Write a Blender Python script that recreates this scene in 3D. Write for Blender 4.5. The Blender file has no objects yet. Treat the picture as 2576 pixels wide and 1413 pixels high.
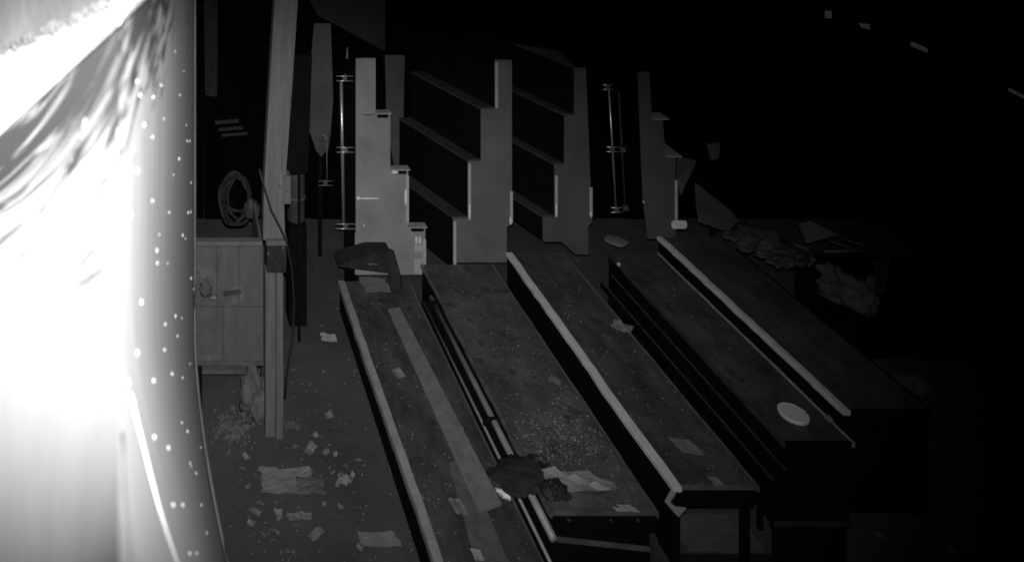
import bpy, bmesh, math, random
from mathutils import Vector, Matrix
random.seed(7)
scene = bpy.context.scene
COL = scene.collection

# ------------------------------------------------------------------ camera
CH = 5.0                      # camera height above the floor
F = 2000.0                    # focal length in units of a 2575-wide picture
VX, VY = 425.0, -553.0        # vanishing point of the deck rows in that picture
cd = bpy.data.cameras.new("security_camera")
cam = bpy.data.objects.new("security_camera", cd)
COL.objects.link(cam)
cam.location = (0, 0, CH)
cam.rotation_euler = (math.radians(90), 0, 0)
cd.sensor_width = 36
cd.lens = 36 * F / 2575
cd.shift_x = (1287.5 - VX) / 2575
cd.shift_y = -(706.5 - VY) / 2575
cd.clip_start = 0.02
cd.clip_end = 500
cd.dof.use_dof = True
cd.dof.focus_distance = 20.0
cd.dof.aperture_fstop = 2.6
scene.camera = cam

# ------------------------------------------------------------------ night world
w = bpy.data.worlds.new("World")
scene.world = w
w.use_nodes = True
bg = w.node_tree.nodes["Background"]
bg.inputs[0].default_value = (0.5, 0.5, 0.5, 1)
bg.inputs[1].default_value = 0.0006

# ------------------------------------------------------------------ the camera's own infrared lamp
ld = bpy.data.lights.new("infrared_lamp", 'SPOT')
ld.energy = 1300
ld.color = (1, 1, 1)
ld.spot_size = math.radians(74)
ld.spot_blend = 1.0
ld.shadow_soft_size = 0.018
lamp = bpy.data.objects.new("infrared_lamp", ld)
COL.objects.link(lamp)
lamp.location = (0.02, 0.03, CH + 0.11)
lamp.scale = (1.0, 0.50, 1.0)         # wide flat beam
tx, ty = 590.0, 715.0
aim = Vector(((tx - VX) / F, 1.0, -(ty - VY) / F))
lamp.rotation_euler = aim.to_track_quat('-Z', 'Y').to_euler()

scene.view_settings.view_transform = 'Standard'
scene.view_settings.look = 'None'
scene.view_settings.gamma = 1
scene.view_settings.exposure = 0
scene.render.engine = 'CYCLES'


# ------------------------------------------------------------------ helpers
def P(px, py, Y):
    """point seen at (px, py) at depth Y"""
    return Vector(((px - VX) / F * Y, Y, CH - (py - VY) / F * Y))


def G(px, py, Z=0.0):
    """point seen at (px, py) lying on height Z"""
    Y = (CH - Z) * F / (py - VY)
    return P(px, py, Y)


def mat(name, base, rough=0.7, metal=0.0, var=0.35, scale=4.0, bump=0.15, bscale=40.0,
        spots=None, stretch=(1, 1, 1), spec=0.5):
    m = bpy.data.materials.new(name)
    m.use_nodes = True
    nt = m.node_tree
    b = nt.nodes["Principled BSDF"]
    b.inputs["Roughness"].default_value = rough
    b.inputs["Metallic"].default_value = metal
    b.inputs["Specular IOR Level"].default_value = spec
    tc = nt.nodes.new("ShaderNodeTexCoord")
    mp = nt.nodes.new("ShaderNodeMapping")
    mp.inputs["Scale"].default_value = stretch
    geo = nt.nodes.new("ShaderNodeNewGeometry")
    nt.links.new(geo.outputs["Position"], mp.inputs[0])
    n = nt.nodes.new("ShaderNodeTexNoise")
    n.inputs["Scale"].default_value = scale
    n.inputs["Detail"].default_value = 8
    n.inputs["Roughness"].default_value = 0.65
    nt.links.new(mp.outputs[0], n.inputs["Vector"])
    r = nt.nodes.new("ShaderNodeValToRGB")
    lo = base * (1 - var)
    hi = min(0.9, base * (1 + var))
    r.color_ramp.elements[0].position = 0.3
    r.color_ramp.elements[1].position = 0.7
    r.color_ramp.elements[0].color = (lo, lo, lo, 1)
    r.color_ramp.elements[1].color = (hi, hi, hi, 1)
    nt.links.new(n.outputs["Fac"], r.inputs[0])
    out = r.outputs[0]
    if spots:                                   # (scale, threshold, value): small flecks of dirt or dust
        for (s, th, v) in spots:
            n2 = nt.nodes.new("ShaderNodeTexNoise")
            n2.inputs["Scale"].default_value = s
            n2.inputs["Detail"].default_value = 5
            nt.links.new(geo.outputs["Position"], n2.inputs["Vector"])
            r2 = nt.nodes.new("ShaderNodeValToRGB")
            r2.color_ramp.elements[0].position = th
            r2.color_ramp.elements[1].position = min(1, th + 0.05)
            nt.links.new(n2.outputs["Fac"], r2.inputs[0])
            mx = nt.nodes.new("ShaderNodeMixRGB")
            nt.links.new(r2.outputs[0], mx.inputs[0])
            nt.links.new(out, mx.inputs[1])
            mx.inputs[2].default_value = (v, v, v, 1)
            out = mx.outputs[0]
    nt.links.new(out, b.inputs["Base Color"])
    if bump:
        n3 = nt.nodes.new("ShaderNodeTexNoise")
        n3.inputs["Scale"].default_value = bscale
        n3.inputs["Detail"].default_value = 6
        nt.links.new(mp.outputs[0], n3.inputs["Vector"])
        bp = nt.nodes.new("ShaderNodeBump")
        bp.inputs["Strength"].default_value = bump
        bp.inputs["Distance"].default_value = 0.02
        nt.links.new(n3.outputs["Fac"], bp.inputs["Height"])
        nt.links.new(bp.outputs[0], b.inputs["Normal"])
    return m


M = {
    'floor': mat('concrete_floor', 0.075, 0.85, var=0.3, scale=1.3, bump=0.35, bscale=25,
                 spots=[(9, 0.66, 0.2), (34, 0.72, 0.30)]),
    'deck': mat('dusty_deck_sheet', 0.065, 0.7, var=0.6, scale=3.2, bump=0.45, bscale=30,
                spots=[(7, 0.60, 0.042), (60, 0.72, 0.22)], stretch=(1.6, 0.7, 1)),
    'deckpale': mat('dusty_deck_sheet_pale', 0.085, 0.75, var=0.5, scale=3.4, bump=0.5, bscale=30,
                    spots=[(8, 0.60, 0.052), (70, 0.71, 0.24)], stretch=(1.2, 0.9, 1)),
    'rim': mat('worn_light_metal', 0.42, 0.5, 0.2, var=0.25, scale=7, bump=0.1),
    'trim': mat('dull_metal_trim', 0.16, 0.5, 0.3, var=0.4, scale=9, bump=0.1),
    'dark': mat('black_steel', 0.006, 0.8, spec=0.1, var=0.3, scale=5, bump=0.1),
    'tread': mat('dusty_tread', 0.05, 0.7, var=0.35, scale=6, bump=0.2),
    'panel': mat('painted_sheet_steel_lit', 0.30, 0.32, 0.0, var=0.22, scale=2.6, bump=0.02, bscale=3, spec=0.5,
                 spots=[(26, 0.74, 0.2)]),  # lit copy of the rack steel, lightened for the lamp's sheen
    'panel2': mat('painted_sheet_steel_shaded', 0.155, 0.34, 0.0, var=0.22, scale=2.8, bump=0.02, bscale=3, spots=[(26, 0.74, 0.1)]),  # same steel, darkened to put in the lamp's falloff
    'panel3': mat('painted_sheet_steel_shaded_more', 0.105, 0.4, 0.0, var=0.25, scale=2.0, bump=0.02, bscale=3),  # same steel again, darkened further along the lamp's falloff
    'mirror': mat('polished_plate', 0.8, 0.4, 1.0, var=0.2, scale=40, bump=0),
    'upper': mat('upper_wall_greyed', 0.30, 0.8, var=0.25, scale=6, bump=0.1),  # wall colour greyed so the lamp doesn't blow it out
    'glint': mat('painted_highlight', 0.9, 0.15, 0.0, var=0.05, bump=0),  # white colour standing in for the lamp's highlights on the steel
    'rimb': mat('bright_metal_rim', 0.75, 0.5, 0.1, var=0.15, scale=7, bump=0.1),
    'trimb': mat('bright_metal_trim', 0.42, 0.5, 0.2, var=0.3, scale=9, bump=0.1),
    'flange': mat('folded_sheet_edge', 0.75, 0.25, 0.4, var=0.08, scale=6, bump=0.03),
    'chrome': mat('bright_rod', 0.6, 0.3, 0.7, var=0.1, scale=6, bump=0.05),
    'wood': mat('grey_timber', 0.145, 0.8, var=0.25, scale=5, bump=0.4, bscale=18, stretch=(9, 9, 0.5)),
    'woodgrey': mat('board_grey', 0.115, 0.8, var=0.22, scale=4, bump=0.25, bscale=20, stretch=(3, 3, 1),
                    spots=[(6, 0.62, 0.15)]),
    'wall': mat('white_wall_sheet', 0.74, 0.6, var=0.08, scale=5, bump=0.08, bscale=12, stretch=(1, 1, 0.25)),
    'wallnear': mat('white_wall_shaped_bend', 0.74, 0.6, var=0.06, scale=5, bump=0.05, bscale=12),
    'screw': mat('white_screw_paint', 0.8, 0.4, var=0.05, bump=0),
    'rail': mat('white_rail_wood', 0.7, 0.6, var=0.12, scale=14, bump=0.2, bscale=40, stretch=(1, .3, 1)),
    'twig': mat('dry_vine', 0.16, 0.9, var=0.4, scale=30, bump=0.2),
    'paper': mat('dirty_paper', 0.42, 0.85, var=0.18, scale=20, bump=0.2),
    'card': mat('dirty_card', 0.2, 0.9, var=0.25, scale=14, bump=0.2),
    'carddim': mat('soiled_card', 0.12, 0.9, var=0.3, scale=12, bump=0.2),
    'cloth': mat('dark_cloth', 0.034, 0.95, spec=0.1, var=0.4, scale=10, bump=0.5, bscale=50),
    'rubber': mat('black_rubber', 0.02, 0.6, var=0.3, bump=0.1),
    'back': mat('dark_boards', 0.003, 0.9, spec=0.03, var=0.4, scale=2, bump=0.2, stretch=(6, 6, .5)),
    'sack': mat('pale_sack', 0.28, 0.9, var=0.2, scale=8, bump=0.4, bscale=25),
    'dim': mat('dim_grey_sheet', 0.1, 0.8, var=0.3, scale=4, bump=0.2),
    'flake': mat('dry_leaf_flake', 0.24, 0.8, var=0.5, scale=30, bump=0),
    'white': mat('white_plastic', 0.8, 0.4, var=0.05, bump=0.02),
}


def wall_streaks(m, z0, slope, ax, al, sharp, depth, yend):
    # dark streaks along the wall, thinning with the drop below the sloping rail
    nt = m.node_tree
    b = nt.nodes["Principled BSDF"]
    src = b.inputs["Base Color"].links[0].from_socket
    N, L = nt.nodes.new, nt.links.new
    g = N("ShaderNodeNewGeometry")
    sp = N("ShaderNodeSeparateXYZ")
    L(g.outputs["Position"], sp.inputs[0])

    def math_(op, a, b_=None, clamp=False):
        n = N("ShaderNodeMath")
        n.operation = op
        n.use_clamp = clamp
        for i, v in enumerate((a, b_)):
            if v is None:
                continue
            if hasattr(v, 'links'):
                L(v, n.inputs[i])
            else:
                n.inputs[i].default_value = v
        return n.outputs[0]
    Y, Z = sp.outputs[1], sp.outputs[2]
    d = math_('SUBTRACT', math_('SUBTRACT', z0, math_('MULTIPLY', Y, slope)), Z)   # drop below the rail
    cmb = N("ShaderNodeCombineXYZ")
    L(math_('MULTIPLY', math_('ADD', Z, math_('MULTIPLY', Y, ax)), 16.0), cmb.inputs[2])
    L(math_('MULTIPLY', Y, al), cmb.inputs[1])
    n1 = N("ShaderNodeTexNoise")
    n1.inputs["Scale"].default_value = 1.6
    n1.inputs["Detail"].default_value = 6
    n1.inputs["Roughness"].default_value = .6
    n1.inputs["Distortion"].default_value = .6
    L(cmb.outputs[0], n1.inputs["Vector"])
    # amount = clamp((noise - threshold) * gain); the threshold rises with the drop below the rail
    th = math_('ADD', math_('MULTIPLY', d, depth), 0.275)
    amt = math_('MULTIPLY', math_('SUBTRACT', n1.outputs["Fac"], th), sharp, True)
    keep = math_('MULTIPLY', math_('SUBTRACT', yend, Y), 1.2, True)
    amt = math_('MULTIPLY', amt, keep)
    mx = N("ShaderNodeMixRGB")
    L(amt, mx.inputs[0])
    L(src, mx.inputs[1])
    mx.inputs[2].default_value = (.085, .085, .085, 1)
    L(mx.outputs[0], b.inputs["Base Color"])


wall_streaks(M['wall'], 4.86, 0.19, 0.0, 2.6, 6.0, 1.1, 3.0)
wall_streaks(M['wallnear'], 5.33, 0.61, 0.9, 1.5, 5.0, .75, 9.0)


def link(name, bm, m, parent=None, smooth=False):
    me = bpy.data.meshes.new(name)
    bmesh.ops.recalc_face_normals(bm, faces=bm.faces)
    bm.to_mesh(me)
    bm.free()
    if smooth:
        for p in me.polygons:
            p.use_smooth = True
    me.materials.append(M[m])
    o = bpy.data.objects.new(name, me)
    COL.objects.link(o)
    if parent:
        o.parent = parent
        o.matrix_parent_inverse = Matrix.Translation(-parent.location)
    return o


def tag(o, label=None, cat=None, group=None, kind=None):
    if label:
        o['label'] = label
    if cat:
        o['category'] = cat
    if group:
        o['group'] = group
    if kind:
        o['kind'] = kind
    return o


def thing(name, loc, label, cat, group=None):
    o = bpy.data.objects.new(name, None)
    o.empty_display_size = 0.1
    o.location = loc
    COL.objects.link(o)
    return tag(o, label, cat, group)


def add_box(bm, a, b, bev=0.0):
    a = Vector(a)
    b = Vector(b)
    t = bmesh.new()
    bmesh.ops.create_cube(t, size=1)
    c = (a + b) / 2
    s = b - a
    for v in t.verts:
        v.co = Vector((v.co.x * s.x, v.co.y * s.y, v.co.z * s.z)) + c
    if bev:
        bmesh.ops.bevel(t, geom=t.edges[:], offset=bev, segments=2, affect='EDGES')
    merge(bm, t)


def merge(bm, t):
    me = bpy.data.meshes.new("tmp")
    t.to_mesh(me)
    t.free()
    bm.from_mesh(me)
    bpy.data.meshes.remove(me)


def box(name, a, b, m, parent=None, bev=0.004, **k):
    bm = bmesh.new()
    add_box(bm, a, b, bev)
    return link(name, bm, m, parent)


def add_hexa(bm, q0, q1):
    """solid between two 4-point loops"""
    v0 = [bm.verts.new(p) for p in q0]
    v1 = [bm.verts.new(p) for p in q1]
    n = len(v0)
    bm.faces.new(v0)
    bm.faces.new(v1)
    for i in range(n):
        bm.faces.new((v0[i], v0[(i + 1) % n], v1[(i + 1) % n], v1[i]))


def prism(name, pts, d, m, parent=None, bev=0.0):
    """outline pts swept by vector d"""
    bm = bmesh.new()
    d = Vector(d)
    add_hexa(bm, [Vector(p) for p in pts], [Vector(p) + d for p in pts])
    bmesh.ops.recalc_face_normals(bm, faces=bm.faces)
    if bev:
        bmesh.ops.bevel(bm, geom=bm.edges[:], offset=bev, segments=2, affect='EDGES')
    return link(name, bm, m, parent)


def add_tube(bm, pts, rad, seg=10, cap=True):
    pts = [Vector(p) for p in pts]
    rings = []
    for i, p in enumerate(pts):
        t = (pts[min(i + 1, len(pts) - 1)] - pts[max(i - 1, 0)]).normalized()
        up = Vector((0, 0, 1)) if abs(t.z) < 0.9 else Vector((0, 1, 0))
        a = t.cross(up).normalized()
        b = t.cross(a).normalized()
        r = rad[i] if isinstance(rad, (list, tuple)) else rad
        rings.append([bm.verts.new(p + a * r * math.cos(2 * math.pi * k / seg) + b * r * math.sin(2 * math.pi * k / seg))
                      for k in range(seg)])
    for i in range(len(rings) - 1):
        for k in range(seg):
            bm.faces.new((rings[i][k], rings[i][(k + 1) % seg], rings[i + 1][(k + 1) % seg], rings[i + 1][k]))
    if cap:
        bm.faces.new(rings[0])
        bm.faces.new(rings[-1])


def tube(name, pts, rad, m, parent=None, seg=12):
    bm = bmesh.new()
    add_tube(bm, pts, rad, seg)
    return link(name, bm, m, parent, smooth=True)


def lump(name, c, size, m, parent=None, rough=0.25, sub=3, seed=0, flat=0.0, rot=0.0):
    """an uneven soft body (bag, sack, heap)"""
    rnd = random.Random(seed)
    bm = bmesh.new()
    bmesh.ops.create_icosphere(bm, subdivisions=sub, radius=1)
    offs = [Vector((rnd.uniform(-5, 5), rnd.uniform(-5, 5), rnd.uniform(-5, 5))) for _ in range(2)]
    from mathutils import noise
    R = Matrix.Rotation(rot, 3, 'Z')
    for v in bm.verts:
        p = v.co.copy()
        f = 1 + rough * noise.noise(p * 1.6 + offs[0]) + rough * 0.5 * noise.noise(p * 4.5 + offs[1]) - rough * .55 * abs(noise.noise(p * 3.1 + offs[1]))
        q = p * f
        q.z = max(q.z, -0.55)
        q = Vector((q.x * size[0], q.y * size[1], (q.z + 0.55) / 1.55 * size[2]))
        v.co = R @ q + Vector(c)
    return link(name, bm, m, parent, smooth=True)


def sheet(name, px, py, wpx, hpx, Z, m, label, cat, rot=0.0, curl=0.012, seed=0, group=None, n=7, crease=0.0, skew=0.0):
    """a loose flat thing lying on height Z, seen about wpx by hpx"""
    rnd = random.Random(seed * 13 + int(px))
    c = G(px, py, Z)
    W = wpx / F * c.y
    D = hpx * c.y ** 2 / (F * (CH - Z))
    bm = bmesh.new()
    ph = rnd.uniform(0, 6)
    top, bot = [], []
    R = Matrix.Rotation(rot, 3, 'Z')
    jit = [[rnd.uniform(-.05, .05) for _ in range(2)] for _ in range((n + 1) ** 2)]
    for i in range(n + 1):
        for j in range(n + 1):
            u = i / n - .5
            v = j / n - .5
            edge = max(abs(u), abs(v)) > 0.45
            ju, jv = jit[i * (n + 1) + j] if edge else (0, 0)
            h = curl * (0.6 + math.sin(u * 5 + ph) * 0.6 + abs(v) * 1.1 * math.cos(ph + v * 3))
            h += crease * max(0, 1 - abs(u + v * 0.5 - 0.05) * 7)
            h += rnd.uniform(0, curl * .3)
            q = R @ Vector((W * (u + ju + skew * v), D * (v + jv), 0)) + Vector((0, 0, max(h, 0) + 0.004))
            top.append(bm.verts.new(q + c))
            bot.append(bm.verts.new(q + c - Vector((0, 0, 0.002))))
    k = n + 1
    for i in range(n):
        for j in range(n):
            a, b, d, e = i * k + j, (i + 1) * k + j, (i + 1) * k + j + 1, i * k + j + 1
            bm.faces.new((top[a], top[b], top[d], top[e]))
            bm.faces.new((bot[a], bot[e], bot[d], bot[b]))
    for i in range(n):
        for (a, b) in ((i * k, (i + 1) * k), (i * k + n, (i + 1) * k + n), (i, i + 1), (n * k + i, n * k + i + 1)):
            bm.faces.new((top[a], top[b], bot[b], bot[a]))
    o = link(name, bm, m)
    return tag(o, label, cat, group)


def drape(name, px, py, wpx, hpx, Z, m, seed, rot):
    """a thrown rag: folded, ragged in outline, touching what it lies on"""
    from mathutils import noise
    c = G(px, py, Z)
    W, D = wpx / F * c.y / 2, hpx * c.y ** 2 / (F * (CH - Z)) / 2
    bm = bmesh.new()
    N = 22
    o = Vector((seed, seed * 2, 0))
    Rm = Matrix.Rotation(rot, 3, 'Z')
    g = {}
    for i in range(N + 1):
        for j in range(N + 1):
            u, v = i / N * 2 - 1, j / N * 2 - 1
            f = 1 + .35 * noise.noise(Vector((u * 1.2, v * 1.2, 0)) + o)
            sq = max(abs(u), abs(v)) / max(1e-6, math.hypot(u, v))
            f *= .5 + .5 * sq if max(abs(u), abs(v)) > 0 else 1
            h = .055 * (1 - max(abs(u), abs(v)) ** 2) + .035 * abs(noise.noise(Vector((u * 3.2 + v, v * 1.3, 3)) + o)) \
                + .012 * noise.noise(Vector((u * 8, v * 8, 0)) + o)
            g[i, j] = bm.verts.new(c + Rm @ Vector((u * W * f, v * D * f, 0)) + Vector((0, 0, max(.002, h))))
    for i in range(N):
        for j in range(N):
            bm.faces.new((g[i, j], g[i + 1, j], g[i + 1, j + 1], g[i, j + 1]))
    ob = link(name, bm, m, smooth=True)
    ob.modifiers.new('thick', 'SOLIDIFY').thickness = .003
    return ob


# ------------------------------------------------------------------ floor, back wall
bm = bmesh.new()
v = [bm.verts.new(p) for p in ((-30, -10, 0), (45, -10, 0), (45, 60, 0), (-30, 60, 0))]
bm.faces.new(v)
tag(link('floor', bm, 'floor'), kind='structure')
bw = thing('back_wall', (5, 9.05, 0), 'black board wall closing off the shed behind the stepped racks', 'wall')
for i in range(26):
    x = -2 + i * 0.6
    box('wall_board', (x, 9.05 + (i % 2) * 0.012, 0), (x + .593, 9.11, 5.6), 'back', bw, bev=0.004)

# ------------------------------------------------------------------ near white wall on the left
WA, WB = -0.165, 0.072
W0 = -0.0625                       # where the wall bends, a turn shaped to even out the lamp's glare
U0 = WB - W0
YC = -WA / U0


def sstep(a, b, x):
    t = min(1, max(0, (x - a) / (b - a)))
    return t * t * (3 - 2 * t)


def wallY(w, r):  # bow and bend shaped to set how strongly the lamp lights the wall
    """distance of the wall surface; w = sideways / distance, r = drop / distance"""
    u = WB + 0.307 * max(0.0, min(r, 1.05) - 0.70) ** 1.6 - w
    k = 1 - 0.22 * sstep(.6, 1.0, r)
    if w >= W0:
        return -WA * k / u
    uc = u - (W0 - w)
    y0 = -WA * k / uc
    return math.sqrt(y0 * y0 + 14.0 * (W0 - w))


def wallpt(px, py, near=0.0):
    w_, r_ = (px - VX) / F, (py - VY) / F
    Y = wallY(w_, r_) * (1 - near)
    return Vector((w_ * Y, Y, CH - r_ * Y))


wl = thing('side_wall', (0.0, 2.5, 0), 'glaring white side wall running past the camera, studded with screw heads', 'wall')


def wall_part(name, pxs, m, thick):
    bm = bmesh.new()
    rs = [-0.1 + 1.75 * j / 110 for j in range(111)]
    rows = []
    for px in pxs:
        w_ = (px - VX) / F
        col = []
        for r_ in rs:
            w_ = (px - VX) / F + 0.307 * max(0.0, min(r_, 1.05) - 0.70) ** 1.6 * max(0, (px - 300) / 188)
            Y = wallY(w_, r_)
            Y *= 1 + .0006 * math.sin(Y * 9 + r_ * 3)
            col.append(bm.verts.new((w_ * Y, Y, CH - r_ * Y)))
        rows.append(col)
    for i in range(len(rows) - 1):
        for j in range(len(rs) - 1):
            bm.faces.new((rows[i][j], rows[i + 1][j], rows[i + 1][j + 1], rows[i][j + 1]))
    if thick:
        back = [bm.verts.new((q.co.x - 0.10, q.co.y, q.co.z)) for q in rows[-1]]
        for j in range(len(rs) - 1):
            bm.faces.new((rows[-1][j], back[j], back[j + 1], rows[-1][j + 1]))
    return link(name, bm, m, wl, smooth=True)


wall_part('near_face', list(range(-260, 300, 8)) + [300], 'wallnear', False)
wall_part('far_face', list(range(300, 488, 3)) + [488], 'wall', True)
tube('corner_bead', [wallpt(488.5 + F * .307 * max(0, min((y - VY) / F, 1.05) - .70) ** 1.6, y) + Vector((0, .006, 0)) for y in range(-700, 1700, 40)],
 0.010, 'dim', wl)
tube('seam_strip', [wallpt(x, y, .004) for x, y in ((322, 950), (330, 1000), (345, 1060), (360, 1120), (377, 1190), (398, 1270), (420, 1340), (446, 1413), (470, 1480))], .0024, 'wall', wl, 8)
tube('open_seam', [wallpt(x, y, .003) for x, y in ((306, 1090), (309, 1160), (312, 1240), (318, 1320), (325, 1413), (331, 1480))], .0022, 'trim', wl, 6)
SC = [(345, 205, 5), (385, 245, 5), (352, 240, 6), (405, 215, 4), (362, 315, 6), (383, 345, 5), (334, 375, 7), (310, 420, 6),
      (345, 430, 7), (452, 240, 3), (498 - 30, 315, 3), (470, 355, 4), (507 - 30, 355, 4), (450, 400, 5), (500 - 20, 460, 4),
      (473, 535, 5), (505 - 25, 533, 4), (383, 505, 5), (425, 535, 4), (394, 630, 6), (459, 592, 5), (506 - 40, 600, 3),
      (480, 700, 5), (517 - 30, 727, 3), (395, 662, 5), (421, 662, 3), (355, 760, 7), (415, 815, 5), (441, 795, 5),
      (345, 888, 8), (446, 845, 4), (413, 880, 5), (432, 940, 5), (386, 958, 7), (434, 942, 3), (459, 950, 4), (478, 915, 3),
      (388, 1100, 7), (423, 1127, 7), (457, 1063, 4), (471, 1085, 5), (478, 1165, 4), (493, 1190, 4), (435, 1270, 7),
      (459, 1270, 6), (506, 1270, 4), (480, 1172, 3), (477, 1392, 5), (495, 1391, 4), (520, 1340, 4), (505, 1125, 3),
      (330, 540, 5), (457, 800, 3), (400, 590, 3), (412, 300, 3), (440, 130, 3), (462, 180, 3), (436, 440, 3)]
smesh = None
for (x, y, r) in SC:
    p = wallpt(x, y)
    if p.y > 4.9:
        continue
    R = (r * 0.62) / F * p.y
    if smesh is None:
        bm = bmesh.new()
        bmesh.ops.create_icosphere(bm, subdivisions=2, radius=1)
        for v in bm.verts:
            v.co.z *= 1.5
        o = link('screw_head', bm, 'screw', wl, smooth=True)
        smesh = o.data
    else:
        o = bpy.data.objects.new('screw_head', smesh)
        COL.objects.link(o)
        o.parent = wl
    o.matrix_parent_inverse = Matrix.Translation(-wl.location)
    o.location = p + Vector((0.0, 0, 0))
    o.scale = (R * .7, R, R)

# sloping rail fixed along the side wall below the camera
rl = thing('wall_rail', P(200, 150, 1.2), 'white sloping timber rail fixed along the glaring side wall, with a ragged upper edge', 'rail')


def top_line(px):
    return 130 - .433 * px


def low_line(px):
    return 340 - .93 * px


bm = bmesh.new()
prev = None
for px in list(range(-240, 455, 8)):
    ring = [bm.verts.new(p) for p in (wallpt(px, top_line(px)), wallpt(px, low_line(px) - 9, .055), wallpt(px, low_line(px), .055),
                                      wallpt(px, low_line(px) + 6, .0))]
    if prev:
        for i in range(4):
            bm.faces.new((prev[i], prev[(i + 1) % 4], ring[(i + 1) % 4], ring[i]))
    prev = ring
link('rail_board', bm, 'rail', rl)
bm = bmesh.new()
for px in range(-240, 480, 8):
    a = [bm.verts.new(wallpt(px, y, .004)) for y in (top_line(px), -600)]
    if px > -240:
        bm.faces.new((pa[0], a[0], a[1], pa[1]))
    pa = a
tmp = link('upper_wall_tone', bm, 'upper', wl)  # sheet added over the wall, greyed to put in weaker lamplight
tmp.modifiers.new('thick', 'SOLIDIFY').thickness = .003
bm = bmesh.new()
rnd = random.Random(3)
for i in range(120):                       # ragged dried caulk and leaves along the top of the rail
    px = -20 + i * 2.8
    c = wallpt(px, top_line(px) + rnd.uniform(-8, 4), .008)
    s = rnd.uniform(0.002, 0.0085) * c.y
    t = bmesh.new()
    bmesh.ops.create_icosphere(t, subdivisions=1, radius=1)
    for v in t.verts:
        v.co = Vector((v.co.x * s * .8, v.co.y * s * 1.2, v.co.z * s * rnd.uniform(.6, 1.3))) + c
    merge(bm, t)
link('ragged_seal', bm, 'twig', rl)

# dried vine clinging to the wall
def vine(pts, r0, label):
    ps = [wallpt(x, y, 0.005) for x, y in pts]
    fine = []
    for i in range(len(ps) - 1):
        for k in range(4):
            q = ps[i].lerp(ps[i + 1], k / 4)
            fine.append(q + Vector((rnd.uniform(-.001, .001), rnd.uniform(-.004, .004), rnd.uniform(-.004, .004))))
    fine.append(ps[-1])
    rad = [r0 * (1 - .7 * i / len(fine)) for i in range(len(fine))]
    t = thing('dry_vine', ps[0], label, 'vine', 'dry vines on the side wall')
    tube('stem', fine, rad, 'twig', t, 7)
    for q in fine[2:-1:2]:
        s = rnd.uniform(.006, .014)
        a = rnd.uniform(0, 6)
        u = Vector((0.15, math.cos(a), math.sin(a))) * s
        v_ = Vector((0.1, -math.sin(a), math.cos(a))) * s * .45
        bm = bmesh.new()
        vs = [bm.verts.new(q + z) for z in (Vector((0, 0, 0)), u * .5 + v_, u * 1.2, u * .5 - v_)]
        bm.faces.new(vs)
        ob = link('leaf', bm, 'twig', t)
        ob.modifiers.new('thick', 'SOLIDIFY').thickness = .0008


vine([(300, 330), (288, 380), (262, 450), (235, 520), (205, 600), (180, 670), (150, 740)], .0035,
     'long dry vine running down the glaring side wall, the one nearest the grey far part')
vine([(215, 300), (180, 400), (150, 455), (95, 560), (70, 620), (30, 690)], .003,
     'knotted dry vine on the glaring side wall, nearest the left picture edge')
vine([(262, 400), (250, 470), (248, 540)], .0014, 'short straight twig hanging between two long vines on the white wall')

# ------------------------------------------------------------------ decks
YF = 7.5


def wobbly(name, a, b, m, parent, amp):
    """a long strip that is a little bent and knocked along its length"""
    bm = bmesh.new()
    rr = random.Random(int(a[0] * 1000) + len(name))
    prev = None
    n = 34
    ox = oz = 0
    for i in range(n + 1):
        y = a[1] + (b[1] - a[1]) * i / n
        ox = ox * .75 + rr.uniform(-amp, amp)
        oz = oz * .6 + rr.uniform(-amp, amp) * .6
        w2 = rr.uniform(-amp, amp) * .7
        c = min(.005, (b[0] - a[0]) * .25)
        ring = [bm.verts.new(p) for p in (
            (a[0] + ox + w2, y, a[2] + oz), (b[0] + ox, y, a[2] + oz), (b[0] + ox, y, b[2] + oz - c), (b[0] + ox - c, y, b[2] + oz),
            (a[0] + ox + w2 + c, y, b[2] + oz), (a[0] + ox + w2, y, b[2] + oz - c))]
        if prev:
            for k in range(6):
                bm.faces.new((prev[k], prev[(k + 1) % 6], ring[(k + 1) % 6], ring[k]))
        else:
            bm.faces.new(ring)
        prev = ring
    bm.faces.new(prev)
    return link(name, bm, m, parent)


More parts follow.
